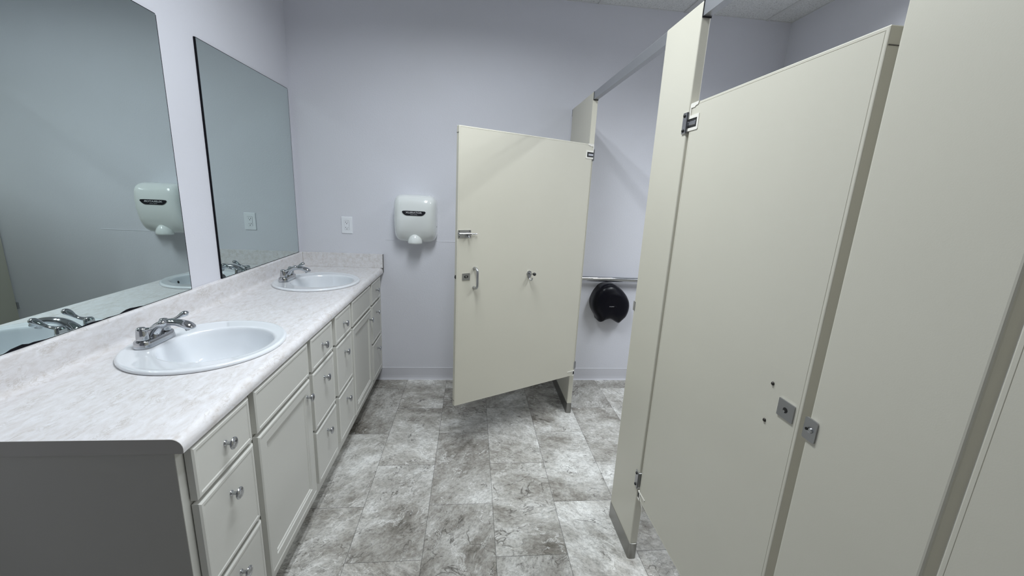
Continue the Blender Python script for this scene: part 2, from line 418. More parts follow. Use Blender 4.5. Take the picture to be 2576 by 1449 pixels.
PATCH = [(1.1127, 0.9925), (1.1274, 0.9955), (1.1394, 0.9995), (1.1579, 1.0015), (1.1685, 1.0025), (1.1851, 0.9980), (1.1981, 0.9985), (1.2302, 0.9945), (1.255, 0.9940),
         (1.3104, 0.9925), (1.3400, 0.9955), (1.3737, 0.9985), (1.3949, 0.9970), (1.4165, 0.9945), (1.4351, 0.9960), (1.4821, 0.9930), (1.4959, 0.9975), (1.5131, 1.0010),
         (1.5299, 1.0015), (1.555, 0.9985), (1.5687, 0.9975), (1.5936, 0.9935), (1.6215, 0.9935), (1.6744, 0.9915), (1.7701, 0.9915), (1.7778, 0.9955), (1.786, 0.9910), (1.80, 0.9905)]
mirror(0.947, 1.8615, 0.9855, 2.0715, 'large frameless wall mirror nearest the camera with ragged black bottom edge', None, PATCH)
mirror(2.087, 2.9985, 0.9865, 2.0685, 'frameless wall mirror near the corner with a black left edge, reflecting the outlet', 0.0025, None, 0.030)

# ------------------------------------------------------------------ vanity cabinets
def front(bm, y0, y1, z0, z1, x0, th, kind):
    """slab front on plane x0, facing +x"""
    r = bmesh.ops.create_cube(bm, size=1.0); vs = r['verts']
    for v in vs:
        v.co = Vector((x0 + (v.co.x + .5) * th, y0 + (v.co.y + .5) * (y1 - y0), z0 + (v.co.z + .5) * (z1 - z0)))
    fs = [f for f in {f for v in vs for f in v.link_faces} if f.normal.x > 0.9 or all(abs(v.co.x - x0 - th) < 1e-6 for v in f.verts)]
    f = [f for f in fs if all(abs(v.co.x - x0 - th) < 1e-6 for v in f.verts)]
    def ins(t, d): bmesh.ops.inset_region(bm, faces=f, thickness=t, depth=d, use_even_offset=True)
    bmesh.ops.recalc_face_normals(bm, faces=bm.faces)
    ins(0.0050, 0.0032)
    if kind == 'door':
        ins(0.006, 0.0); ins(0.0025, -0.0016); ins(0.032, 0.0); ins(0.0035, -0.0035); ins(0.005, -0.0006); ins(0.003, -0.0035)
    else:
        ins(0.0075, 0.0); ins(0.0030, -0.0018); ins(0.0022, 0.0)
FX, FT = 0.5575, 0.0160
def knob(parent, y, z, yb, x=None):
    bm = B(); X0 = FX + FT + 0.0040
    lathe(bm, [(0.0085, 0.0), (0.0080, 0.002), (0.0050, 0.004), (0.0048, 0.015), (0.0075, 0.0175), (0.0148, 0.0195), (0.0168, 0.0215), (0.0165, 0.0240), (0.0135, 0.0262), (0.0075, 0.0275), (0, 0.0279)], 'x', (X0, y - yb, z), 28)
    part('knob', bm, M_CHROME, parent, True, 50)
def vanity(yb, label):
    t = thing('vanity_cabinet', label, 'cabinet', (0, yb, 0), 0, 'vanity cabinets under the long counter')
    W_ = 1.031
    bm = B()
    box(bm, 0.004, 0.5415, W_ - 0.016, W_, 0.10, 0.8545); box(bm, 0.004, 0.48, W_ - 0.016, W_, 0, 0.10)
    box(bm, 0.004, 0.5415, 0.016, W_ - 0.016, 0.10, 0.116); box(bm, 0.004, 0.012, 0.016, W_ - 0.016, 0.116, 0.8545)
    part('carcass', bm, M_CAB, t)
    bm = B(); box(bm, 0.004, FX - 0.0003, -0.0015, -0.0001, 0.10, 0.8545); box(bm, 0.004, 0.4795, -0.0015, -0.0001, 0.0, 0.0999); part('end_panel', bm, M_ENDP, t)  # thin skin over the cabinet side, carries the painted shade
    bm = B(); box(bm, 0.004, 0.5413, 0.0, 0.0158, 0.1005, 0.8545); part('side_panel', bm, M_CAB, t)
    bm = B(); fx0 = 0.5417
    for a, b_ in ((0.0, 0.030), (0.262, 0.318), (0.702, 0.760), (W_ - 0.030, W_)): box(bm, fx0, FX, a, b_, 0.10, 0.8545)
    for a, b_ in ((0.030, 0.262), (0.760, W_ - 0.030)):
        for z0, z1 in ((0.100, 0.178), (0.412, 0.440), (0.690, 0.712), (0.842, 0.8545)): box(bm, fx0, FX - 0.0002, a, b_, z0, z1)
    for z0, z1 in ((0.100, 0.178), (0.684, 0.712), (0.842, 0.8545)): box(bm, fx0, FX - 0.0002, 0.318, 0.702, z0, z1)
    part('face_frame', bm, M_CAB, t)
    bm = B(); box(bm, 0.480, 0.4915, 0.0, W_, 0.0, 0.0995); part('toe_kick', bm, M_CAB, t)
    for a, b_ in ((0.023, 0.274), (0.749, 1.008)):
        for z0, z1, kz in ((0.7060, 0.8480, 0.780), (0.4340, 0.6945, 0.6235), (0.1700, 0.4190, 0.355)):
            bm = B(); front(bm, a, b_, z0, z1, FX + 0.0032, FT, 'drawer')
            d = part('drawer', bm, M_CAB, t, label='drawer front with a round chrome knob')
            knob(d, yb + (a + b_) / 2 - 0.001, kz, yb)
    bm = B(); front(bm, 0.3045, 0.7150, 0.7060, 0.8480, FX + 0.0032, FT, 'drawer'); part('false_drawer_front', bm, M_CAB, t)
    bm = B(); front(bm, 0.3045, 0.7150, 0.1600, 0.6930, FX + 0.0032, FT, 'door')
    d = part('door', bm, M_CAB, t, label='framed door with recessed panel')
    knob(d, yb + 0.6800, 0.628, yb)
    return t
v1 = vanity(0.8885, 'vanity cabinet with drawers and door under the nearer sink, exposed end panel')
v2 = vanity(1.9215, 'vanity cabinet with drawers and door under the farther sink, against the far wall')
bm = B(); box(bm, 0.5417, FX - 0.001, 1.0325, D - 1.9215 - 0.001, 0.10, 0.8545); part('filler_strip', bm, M_CAB, v2)

# ------------------------------------------------------------------ countertop
HCT, Y0 = 0.8930, 0.8827
SINKS = [(0.303, 1.4600), (0.303, 2.5070)]
SA, SB = 0.2405, 0.2540
top = thing('vanity_countertop', 'long white marbled laminate vanity countertop with backsplash and rounded front edge', 'countertop', (0, Y0, HCT))
prof = [(0.0015, 0.8565), (0.5800, 0.8565)] + [(0.5820, 0.8580)] + arc(0.5570, HCT - 0.0255, 0.0255, -8, 90, 12) + arc(0.0440, HCT + 0.022, 0.022, 270, 180, 8) + \
       arc(0.0220 - 0.009, 0.9945 - 0.009, 0.009, 0, 90, 6) + [(0.0015, 0.9945)]
bm = B(); prism(bm, [(a, b_ - HCT) for a, b_ in prof], 0.0, D - 0.0012 - Y0)
deck = part('counter_deck', bm, M_LAM, top)
for sx, sy in SINKS:
    bmc = B(); bmesh.ops.create_cone(bmc, cap_ends=True, segments=72, radius1=1, radius2=1, depth=0.3)
    for v in bmc.verts: v.co = Vector((v.co.x * (SA - 0.016) + sx, v.co.y * (SB - 0.016) + sy - Y0, v.co.z))
    cutter = finish('cutter', bmc, None); cutter.location = (0, Y0, HCT)
    bpy.context.view_layer.update()
    md = deck.modifiers.new('cut', 'BOOLEAN'); md.operation = 'DIFFERENCE'; md.solver = 'EXACT'; md.object = cutter
    bpy.context.view_layer.update()
    baked(deck); me = cutter.data; bpy.data.objects.remove(cutter); bpy.data.meshes.remove(me)
for p_ in deck.data.polygons: p_.use_smooth = True
deck.data.set_sharp_from_angle(angle=math.radians(28))
bm = B(); prism(bm, [(a, b_ - HCT) for a, b_ in prof], -0.0012, -0.0001); part('end_cap', bm, mat('end_cap_shade_tone', (0.34, 0.325, 0.30), 0.45), top, label='laminate end cap with shade painted into its colour')  # counter laminate in a darker tone, shade of the near face painted in
bm = B(); box(bm, 0.0225, 0.5815, D - 0.0190 - Y0, D - 0.0014 - Y0, 0.0002, 0.1020, 0.0012, 1); part('side_splash', bm, M_LAM, top)
bm = B(); box(bm, 0.5818, 0.5832, D - 0.0200 - Y0, D - 0.0012 - Y0, -0.034, 0.1022); part('splash_end_strip', bm, M_SUB, top, label='dark end edge of the side splash')
bm = B(); box(bm, 0.0225, 0.0245, D - 0.0204 - Y0, D - 0.0188 - Y0, 0.002, 0.1000); part('corner_joint', bm, mat('caulk', (0.42, 0.39, 0.35), 0.6), top, label='dark caulk joint in the corner')

# ------------------------------------------------------------------ sinks and faucets
def ell(cx, cy, a, b_, z, n=80): return [Vector((cx + a * math.cos(2 * PI * k / n), cy + b_ * math.sin(2 * PI * k / n), z)) for k in range(n)]
def sink(sx, sy, label):
    t = thing('oval_sink', label, 'sink', (sx, sy, HCT), 0, 'white oval drop in sinks')
    A_, B_ = SA, SB
    rings = []
    for f, z in ((0.962, 0.0012), (0.985, 0.0006), (0.997, 0.0022), (1.0, 0.0055), (0.996, 0.0090), (0.985, 0.0120), (0.968, 0.0135), (0.948, 0.0132), (0.925, 0.0118), (0.90, 0.0112)):
        rings.append(ell(0, 0, A_ * f, B_ * f, z))
    # inner bowl: shifted forward, leaving the faucet deck at the back
    bx, ba, bb = 0.0310, 0.1760, 0.1770
    for f, z in ((1.035, 0.0108), (1.0, 0.0100), (0.982, 0.0070), (0.968, 0.0015), (0.955, -0.008), (0.925, -0.035), (0.88, -0.065), (0.80, -0.095), (0.68, -0.120), (0.50, -0.138), (0.30, -0.147), (0.14, -0.150), (0.10, -0.153)):
        rings.append(ell(bx - 0.02 * (1 - f), 0, ba * f, bb * f, z))
    bm = B(); loft(bm, rings, cap0=False, cap1=True)
    # underside shell
    und = [ell(0, 0, A_ * 0.962, B_ * 0.962, 0.0012), ell(0, 0, A_ * 0.925, B_ * 0.925, 0.0006)]
    for f, z in ((1.03, -0.01), (1.0, -0.045), (0.95, -0.08), (0.84, -0.112), (0.6, -0.150), (0.2, -0.165)): und.append(ell(bx - 0.01, 0, ba * f, bb * f, z))
    loft(bm, und, cap0=False, cap1=True)
    part('basin', bm, M_PORC, t, True, 60)
    bm = B(); lathe(bm, [(0.0, -0.149), (0.012, -0.149), (0.015, -0.1465), (0.022, -0.1455), (0.0225, -0.1485), (0.0, -0.152)], 'z', (bx - 0.018, 0, 0.0), 24)
    part('drain', bm, M_CHROME, t, True, 40)
    bm = B(); cyl(bm, (0.1975, 0.0, -0.0222), (0.1940, 0.0, -0.0212), 0.0078, seg=24)
    part('overflow_hole', bm, M_DARK, t)
    return t
sink(*SINKS[0], 'white oval drop-in sink nearest the camera, in front of the larger mirror')
sink(*SINKS[1], 'white oval drop-in sink farther along the counter, near the side splash')

def faucet(x, y, label):
    z0 = HCT + 0.0128
    t = thing('faucet', label, 'faucet', (x, y, z0), 0, 'chrome two handle faucets')
    bm = B(); rings = []
    for f, z in ((1.0, 0.0), (1.0, 0.003), (0.96, 0.012), (0.90, 0.020), (0.86, 0.0225), (0.78, 0.024)):
        r = 0.0275 * f; hl = 0.0785 - (1 - f) * 0.02
        rings.append([Vector((p[0], p[1], z)) for p in [(a, b_) for a, b_ in rrect(2 * r, 2 * hl, r * 0.98, 0, 0, 8)]])
    loft(bm, rings); part('base_plate', bm, M_CHROME, t, True, 40)
    bm = B()
    sweep(bm, [(-0.008, 0, 0.010, 0.030, 0.022), (-0.004, 0, 0.026, 0.024, 0.021), (0.008, 0, 0.046, 0.0185, 0.0175), (0.026, 0, 0.062, 0.0160, 0.0140), (0.050, 0, 0.0705, 0.0152, 0.0118),
               (0.076, 0, 0.0720, 0.0160, 0.0115), (0.100, 0, 0.0670, 0.0178, 0.0135), (0.118, 0, 0.0600, 0.0180, 0.0135), (0.130, 0, 0.0555, 0.0150, 0.0080), (0.1345, 0, 0.0540, 0.0080, 0.0030)], (0, 1, 0), 24, 7)
    part('spout', bm, M_CHROME, t, True, 60)
    bm = B(); cyl(bm, (0.1120, 0, 0.0560), (0.1160, 0, 0.0450), 0.0105, 0.0100, 20); part('aerator', bm, M_STEEL, t, True, 40)
    for s in (-1, 1):
        bm = B()
        lathe(bm, [(0.0178, 0.0255), (0.0180, 0.029), (0.0168, 0.042), (0.0150, 0.058), (0.0138, 0.0640), (0.0100, 0.0685), (0.0, 0.0700)], 'z', (0, s * 0.051, 0), 28)
        h = part('handle', bm, M_CHROME, t, True, 45)
        bm = B(); yy = s * 0.051
        sweep(bm, [(0.000, yy, 0.0600, 0.0125, 0.0070), (0.018, yy, 0.0625, 0.0090, 0.0058), (0.034, yy + s * 0.001, 0.0665, 0.0068, 0.0048), (0.048, yy + s * 0.002, 0.0735, 0.0085, 0.0060),
                   (0.061, yy + s * 0.003, 0.0815, 0.0128, 0.0090), (0.071, yy + s * 0.004, 0.0865, 0.0142, 0.0105), (0.079, yy + s * 0.004, 0.0885, 0.0105, 0.0080), (0.083, yy + s * 0.004, 0.0890, 0.0030, 0.0030)], (0, 1, 0), 18, 6)
        part('lever', bm, M_CHROME, h, True, 60)
    return t
faucet(0.1290, 1.4560, 'chrome two-handle faucet on the sink nearest the camera')
faucet(0.1310, 2.5040, 'chrome two-handle faucet on the farther sink near the corner')

# ------------------------------------------------------------------ outlet
t = thing('wall_outlet', 'white duplex wall outlet on the far wall above the side splash', 'outlet', (0.3340, D, 1.1965))
bm = B()
rings = [[Vector((a, -d, b_)) for a, b_ in rrect(0.0765 - s, 0.1200 - s, 0.003, 0, 0, 3)] for d, s in ((0.0003, 0), (0.003, 0), (0.0058, 0.005), (0.0062, 0.008))]
loft(bm, rings); part('wall_plate', bm, M_PLAST, t)
bm = B(); prism(bm, rrect(0.0345, 0.0680, 0.003, 0, 0, 4), -0.0062, -0.0060); part('receptacle_gap', bm, mat('seam_grey', (0.25, 0.26, 0.30), 0.6), t)
bm = B(); prism(bm, rrect(0.0325, 0.0660, 0.003, 0, 0, 4), -0.0076, -0.0058); rc = part('receptacle', bm, M_PLAST, t)
for dz in (0.0165, -0.0210):
    bm = B()
    box(bm, -0.0088, -0.0058, -0.0082, -0.0070, dz + 0.0010, dz + 0.0078); box(bm, 0.0058, 0.0078, -0.0082, -0.0070, dz + 0.0018, dz + 0.0072)
    cyl(bm, (0, -0.0070, dz - 0.0060), (0, -0.0082, dz - 0.0060), 0.0027, seg=14)
    part('slots', bm, M_DARK, rc)
for dz in (0.048, -0.048):
    bm = B(); cyl(bm, (0, -0.0055, dz), (0, -0.0070, dz), 0.0026, seg=14); part('plate_screw', bm, M_PLAST, t, True, 40)

# ------------------------------------------------------------------ hand dryer
t = thing('hand_dryer', 'white automatic hand dryer mounted on the far wall', 'hand dryer', (0.8275, D, 1.100))
HW, HH, HD = 0.1480, 0.3330, 0.168
bm = B(); rings = []
NS, NZ = 56, 34
def sgnp(v, p): return math.copysign(abs(v) ** p, v)
for i in range(NZ + 1):
    a = -PI / 2 + PI * i / NZ
    s = math.sin(a)
    z = HH / 2 + HH / 2 * sgnp(s, 0.38)
    c = max(math.cos(a), 0.0)
    wf = (c ** 0.32) if c > 0 else 0
    v = z / HH
    # side profile: fullest above the middle, receding towards the bottom
    dp = HD * (0.60 + 0.40 * math.sin(min(1.0, (v + 0.02) / 0.60) * PI / 2)) if v < 0.60 else HD
    df = dp * (c ** 0.42) if c > 0 else 0
    hw = HW * max(wf, 0.02); dd = max(df, 0.002)
    ring = []
    for k in range(NS + 1):
        th = PI * k / NS
        ring.append(Vector((-hw * sgnp(math.cos(th), 0.36), -dd * sgnp(math.sin(th), 0.50), z)))
    rings.append(ring)
loft(bm, rings, close=True, cap0=True, cap1=True)
part('cover', bm, M_DRYER, t, True, 60)
bm = B(); box(bm, -0.110, 0.110, -0.012, -0.0005, 0.030, HH - 0.035, 0.006, 2); part('back_plate', bm, M_STEEL, t)
bm = B(); rings = []
for z, rx, ry in ((-0.004, 0.049, 0.044), (-0.003, 0.0505, 0.046), (0.008, 0.0500, 0.0475), (0.022, 0.0475, 0.046), (0.036, 0.0415, 0.043), (0.049, 0.032, 0.037), (0.059, 0.020, 0.029), (0.065, 0.006, 0.014)):
    rings.append([Vector((rx * math.cos(2 * PI * k / 36), -0.106 + ry * math.sin(2 * PI * k / 36), z)) for k in range(36)])
loft(bm, rings); part('nozzle', bm, M_DRYER, t, True, 60)
bm = B(); cyl(bm, (0, -0.106, -0.0046), (0, -0.106, -0.0039), 0.022, seg=24); part('nozzle_opening', bm, M_DARK, t)
bm = B(); cyl(bm, (0.147, -0.070, 0.115), (0.1485, -0.070, 0.115), 0.0035, seg=12); part('side_screw', bm, M_DARK, t)
bz = 0.2085
poly = [(-0.0790, 0.0105), (-0.074, 0.0150), (-0.055, 0.0165), (0.055, 0.0165), (0.074, 0.0150), (0.0790, 0.0105), (0.0790, 0.0070), (0.072, -0.0030), (0.060, -0.0120), (0.050, -0.0155), (-0.050, -0.0155), (-0.060, -0.0120), (-0.072, -0.0030), (-0.0790, 0.0070)]
bm = B(); prism(bm, [(a, b_ + bz) for a, b_ in poly], -HD - 0.0022, -HD + 0.010)
bd = part('badge', bm, M_BADGE, t, label='black badge with silver lettering')
RX = Matrix.Rotation(PI / 2, 4, 'X')
text_mesh('lettering', 'XLERATOR', 0.0152, M_LETTER, bd, Matrix.Translation((0, -HD - 0.0024, bz + 0.0045)) @ RX, 0.0002, 1.42, 0.0003)
text_mesh('small_lettering', 'EXCEL DRYER', 0.0058, M_LETTER, bd, Matrix.Translation((0, -HD - 0.0024, bz - 0.0085)) @ RX, 0.0002, 1.25)

# ------------------------------------------------------------------ toilet partitions
XS, XT = 1.9116, 1.9434       # front and back faces of the pilasters
def slab(bm, x0, x1, y0, y1, z0, z1, rim=0.007, groove=True):
    """steel panel with folded edges: thickness along x or y, whichever is thin"""
    r = bmesh.ops.create_cube(bm, size=1.0); vs = r['verts']
    for v in vs: v.co = Vector((x0 + (v.co.x + .5) * (x1 - x0), y0 + (v.co.y + .5) * (y1 - y0), z0 + (v.co.z + .5) * (z1 - z0)))
    thinx = (x1 - x0) < (y1 - y0)
    es = list({e for v in vs for e in v.link_edges})
    res = bmesh.ops.bevel(bm, geom=es, offset=0.0022 if groove else 0.0050, segments=2 if groove else 3, affect='EDGES', profile=0.5)
    ax = 0 if thinx else 1
    bmesh.ops.recalc_face_normals(bm, faces=bm.faces)
    fs = sorted(bm.faces, key=lambda f: -f.calc_area())[:2]
    for f in (fs if groove else []):
        for tt, d in ((rim - 0.0022, 0.0), (0.0006, -0.0007), (0.0005, 0.0), (0.0006, 0.0007)):
            bmesh.ops.inset_region(bm, faces=[f], thickness=tt, depth=d, use_even_offset=True)
def pilaster(y0, y1, label, keeper=None, hinge_at=None):
    t = thing('stall_pilaster', label, 'pilaster', (XS, y0, 0), 0, 'almond stall pilasters')
    L_ = y1 - y0
    bm = B(); slab(bm, 0, XT - XS, 0, L_, 0.070, 2.0755, 0.006, False); part('panel', bm, M_STALL, t)
    bm = B(); rings = []
    for g, z in ((0.0022, 0.0), (0.0022, 0.0755), (0.0008, 0.0762)):
        rings.append([Vector(((XT - XS) / 2 + a, L_ / 2 + b_, z)) for a, b_ in rrect(XT - XS + 2 * g, L_ + 2 * g, 0.010, 0, 0, 4)])
    loft(bm, rings); part('shoe', bm, M_SHOE, t, True, 50, label='stainless steel floor shoe')
    if keeper:
        kz, ky = keeper; ky -= y0
        bm = B(); s = 1
        prism(bm, rrect(0.030, 0.046, 0.004, ky, kz, 4), -0.0035, -0.0002, 'x')
        k = part('latch_keeper', bm, M_STEEL, t, label='small steel latch keeper')
        bm = B(); lathe(bm, [(0.0, -0.0075), (0.0045, -0.0068), (0.0058, -0.0040), (0.0058, -0.0030)], 'x', (0, ky - 0.003, kz), 16); part('keeper_bolt', bm, M_CHROME, k, True, 40)
        bm = B(); cyl(bm, (-0.0060, ky + 0.004, kz + 0.001), (-0.0078, ky + 0.004, kz + 0.001), 0.0030, seg=12); part('keeper_hole', bm, M_DARK, k)
    return t
pilaster(2.5112, D - 0.014, 'narrow far pilaster fixed beside the far wall, behind the open stall door')
pilaster(1.3490, 1.5911, 'pilaster between the open stall door and the closed middle stall door', None)
pilaster(0.4375, 0.6783, 'large pilaster to the right of the closed middle stall door', (1.0365, 0.6690))
# keeper strike on the doorway edge of the middle pilaster
tp_ = [o for o in bpy.data.objects if o.name == 'stall_pilaster.001'][0]
bm = B(); box(bm, 0.004, 0.026, 0.2423, 0.2455, 1.018, 1.058, 0.001, 1); box(bm, -0.0030, -0.0003, 0.2300, 0.2455, 1.018, 1.058, 0.001, 1)
k = part('latch_keeper', bm, M_STEEL, tp_, label='small steel latch keeper')
bm = B(); cyl(bm, (0.006, 0.2450, 1.040), (0.006, 0.2500, 1.040), 0.0045, seg=14); part('keeper_bolt', bm, M_STEEL, k)
# wall bracket of the far pilaster
tp0 = [o for o in bpy.data.objects if o.name == 'stall_pilaster'][0]
for z in (0.55, 1.25, 2.050):
    bm = B(); yy = D - 2.5112
    box(bm, 0.0, XT - XS, yy - 0.0138, yy - 0.0006, z - 0.022, z + 0.022); part('wall_bracket', bm, M_STEEL, tp0)

# headrail running over the door openings
t = thing('headrail', 'grey aluminium headrail across the tops of the stall pilasters', 'headrail', (XS, 0.0, 2.04))
rp = [(0.0040, -0.0080), (0.0300, -0.0080), (0.0300, 0.0330), (0.0240, 0.0395), (0.0100, 0.0395), (0.0040, 0.0330)]
for a, b_ in ((-0.6, 0.4372), (0.6786, 1.3487), (1.5914, 2.5109)):
    bm = B(); prism(bm, rp, a, b_); part('rail_length', bm, M_ALU, t)
for yy, sgn in ((2.5109, -1), (1.3487, -1)):
    bm = B()
    box(bm, 0.0015, 0.0320, yy + sgn * 0.0015, yy, -0.0120, 0.0350)
    part('rail_socket', bm, M_DARK, t, label='dark gap at the rail end')

# stall divider between the two stalls
t = thing('divider_panel', 'almond divider panel running back between the stalls', 'panel', (XT + 0.0003, 1.4700, 0.305))
bm = B(); slab(bm, 0.012, XR - XT - 0.010, -0.0127, 0.0127, 0.0, 1.473, 0.007); part('panel', bm, M_STALL, t)
for z in (0.2, 1.27):
    bm = B()
    for s in (-1, 1): box(bm, 0.0, 0.030, s * 0.0145 - 0.0015, s * 0.0145 + 0.0015, z - 0.02, z + 0.02)
    box(bm, 0.0, 0.003, -0.03, 0.03, z - 0.02, z + 0.02); part('bracket', bm, M_STEEL, t)

def stall_door(width, loc, rz, label, fittings):
    """hinge edge at the origin, door along local +x, outer face towards local -y"""
    t = thing('stall_door', label, 'stall door', loc, rz, 'almond stall doors')
    h = 1.473; th = 0.0254; y0, y1 = -th / 2, th / 2
    bm = B(); slab(bm, 0.0, width, y0, y1, 0.0, h, 0.007); part('panel', bm, M_STALL, t)
    # cast hinge caps at the hinge side, both corners: C shaped casting around a dark pocket with the hinge barrel
    for top_ in (True, False):
        def Z(v): return h - v if top_ else v
        def bx(bm, xa, xb, za, zb, o=0.0022, bv=0.001):
            z0, z1 = sorted((Z(za), Z(zb))); box(bm, xa, xb, y0 - o, y1 + o, z0, z1, bv, 1)
        if top_:
            pol = [(-0.0065, 0.003), (-0.003, -0.001), (0.042, -0.001), (0.037, 0.0080), (0.024, 0.0095), (0.020, 0.0130), (-0.0010, 0.0130), (-0.0010, 0.036), (0.052, 0.036), (0.052, 0.080), (0.049, 0.083), (-0.0065, 0.083),
                   (-0.0065, 0.074), (0.043, 0.074), (0.043, 0.046), (-0.0065, 0.046)]
        else:
            pol = [(-0.0065, -0.001), (0.012, -0.001), (0.012, 0.0295), (0.052, 0.0295), (0.052, 0.036), (-0.0065, 0.036), (-0.0065, 0.029), (0.006, 0.029), (0.006, 0.006), (-0.0065, 0.006)]
        bm = B(); prism(bm, [(px_, Z(pv)) for px_, pv in pol], y0 - 0.0022, y1 + 0.0022)
        hc_ = part('hinge_cap', bm, M_CAST, t, label='cream cast hinge corner')
        if top_:
            bm = B(); box(bm, -0.0062, 0.0428, y0 - 0.0010, y1 + 0.0010, Z(0.074), Z(0.046)); part('hinge_pocket', bm, M_DARK, hc_)
            bm = B(); bx(bm, -0.0065, 0.034, 0.053, 0.067, 0.0030, 0.002); part('hinge_pin', bm, M_STEEL, hc_)
        else:
            bm = B(); box(bm, -0.0062, 0.012, y0 - 0.0012, y1 + 0.0012, 0.006, 0.029); part('hinge_pocket', bm, M_DARK, hc_)
    # latch side corner caps (thin seam)
    bm = B(); box(bm, width - 0.0005, width + 0.0012, y0 + 0.002, y1 - 0.002, h - 0.032, h - 0.0305); box(bm, width - 0.0005, width + 0.0012, y0 + 0.002, y1 - 0.002, 0.0305, 0.032)
    part('corner_seam', bm, M_SUB, t)
    fittings(t, width, y0, y1)
    return t
ZD = 0.305
def fit_mid(t, w_, y0, y1):
    """outer face shows: square latch plate and two bolt heads"""
    # latch plate  (measured from the free edge)
    cx = w_ - 0.0385; cz = 1.0395 - ZD
    bm = B(); prism(bm, rrect(0.0445, 0.0400, 0.001, cx, cz, 2), y0 - 0.0030, y0 - 0.0002)
    p_ = part('latch_plate', bm, M_STEEL, t, label='square steel latch plate')
    bm = B(); cyl(bm, (cx, y0 - 0.0029, cz), (cx, y0 - 0.0036, cz), 0.0062, seg=20); part('latch_socket', bm, M_DARK, p_)
    bm = B(); cyl(bm, (cx - 0.002, y0 - 0.0034, cz - 0.003), (cx - 0.002, y0 - 0.0042, cz - 0.003), 0.0026, seg=12); part('latch_pin', bm, M_CHROME, p_)
    for cx, cz in ((w_ - 0.0890, 1.0780), (w_ - 0.0915, 0.9845)):
        bm = B(); lathe(bm, [(0.0, y0 - 0.0040), (0.0025, y0 - 0.0036), (0.0042, y0 - 0.0018), (0.0044, y0 - 0.0002)], 'y', (cx, 0, cz - ZD), 16)
        part('bolt_head', bm, mat('dark_bolt', (0.05, 0.045, 0.04), 0.4, 0.6), t, True, 40)
def fit_open(t, w_, y0, y1):
    """inner face shows: slide latch, indicator plate, pull, hook with bumper"""
    F = lambda s: w_ - s
    Yf = y1
    bm = B()
    prism(bm, rrect(0.0740, 0.0400, 0.004, F(0.0395), 1.2605 - ZD, 3), Yf + 0.0002, Yf + 0.0024)
    s_ = part('slide_latch', bm, M_STEEL, t, label='steel slide bolt latch')
    bm = B(); box(bm, F(0.0770), F(0.0030), Yf + 0.0024, Yf + 0.0165, 1.2580 - ZD, 1.2670 - ZD, 0.003, 2); part('latch_body', bm, M_CHROME, s_)
    bm = B(); cyl(bm, (F(0.1080), Yf + 0.0095, 1.2610 - ZD), (F(0.0600), Yf + 0.0095, 1.2610 - ZD), 0.0032, seg=12); part('latch_bolt', bm, M_CHROME, s_, True, 40)
    bm = B(); cyl(bm, (F(0.0560), Yf + 0.009, 1.2550 - ZD), (F(0.0560), Yf + 0.024, 1.2450 - ZD), 0.0040, seg=14); part('latch_knob', bm, M_CHROME, s_, True, 40)
    bm = B()
    for a, z in ((0.0100, 1.2465), (0.0690, 1.2465), (0.0690, 1.2745), (0.0100, 1.2745)): cyl(bm, (F(a), Yf + 0.0022, z - ZD), (F(a), Yf + 0.0032, z - ZD), 0.0026, seg=12)
    part('latch_screws', bm, M_DARK, s_)
    bm = B(); prism(bm, rrect(0.0440, 0.0370, 0.002, F(0.0540), 1.0370 - ZD, 2), Yf + 0.0002, Yf + 0.0026)
    s_ = part('indicator_plate', bm, M_STEEL, t, label='square steel latch plate with oval turn')
    bm = B(); prism(bm, rrect(0.0230, 0.0140, 0.0068, F(0.0540), 1.0375 - ZD, 6), Yf + 0.0026, Yf + 0.0030); part('turn_recess', bm, M_DARK, s_)
    bm = B(); lathe(bm, [(0.0040, Yf + 0.0028), (0.0048, Yf + 0.006), (0.0, Yf + 0.0064)], 'y', (F(0.0530), 0, 1.0385 - ZD), 16); part('turn_stud', bm, M_STEEL, s_, True, 40)
    bm = B(); px = F(0.1020)
    sweep(bm, [(px, Yf + 0.0002, 1.0800 - ZD, 0.0085, 0.0085), (px, Yf + 0.020, 1.0805 - ZD, 0.0072, 0.0072), (px, Yf + 0.033, 1.0740 - ZD, 0.0066, 0.0066), (px, Yf + 0.038, 1.0600 - ZD, 0.0062, 0.0062),
               (px, Yf + 0.038, 1.0280 - ZD, 0.0062, 0.0062), (px, Yf + 0.038, 0.9960 - ZD, 0.0062, 0.0062), (px, Yf + 0.033, 0.9820 - ZD, 0.0066, 0.0066), (px, Yf + 0.020, 0.9755 - ZD, 0.0072, 0.0072), (px, Yf + 0.0002, 0.9760 - ZD, 0.0085, 0.0085)], (1, 0, 0), 18, 6)
    part('pull_handle', bm, M_STEEL, t, True, 60, label='curved steel pull handle')
    hx, hz = F(0.4580), 1.0240 - ZD
    bm = B(); prism(bm, [(hx - 0.015, hz + 0.006), (hx - 0.010, hz + 0.018), (hx, hz + 0.022), (hx + 0.010, hz + 0.018), (hx + 0.015, hz + 0.006), (hx + 0.011, hz - 0.010), (hx + 0.004, hz - 0.022), (hx - 0.004, hz - 0.022), (hx - 0.011, hz - 0.010)], Yf + 0.0002, Yf + 0.0070)
    s_ = part('coat_hook', bm, M_STEEL, t, label='steel coat hook with black rubber bumper')
    bm = B(); sweep(bm, [(hx, Yf + 0.004, hz - 0.010, 0.0040, 0.0040), (hx, Yf + 0.010, hz - 0.024, 0.0036, 0.0036), (hx, Yf + 0.022, hz - 0.032, 0.0034, 0.0034), (hx, Yf + 0.034, hz - 0.026, 0.0034, 0.0034), (hx, Yf + 0.037, hz - 0.014, 0.0040, 0.0040)], (1, 0, 0), 14, 5)
    part('hook_prong', bm, M_CHROME, s_, True, 60)
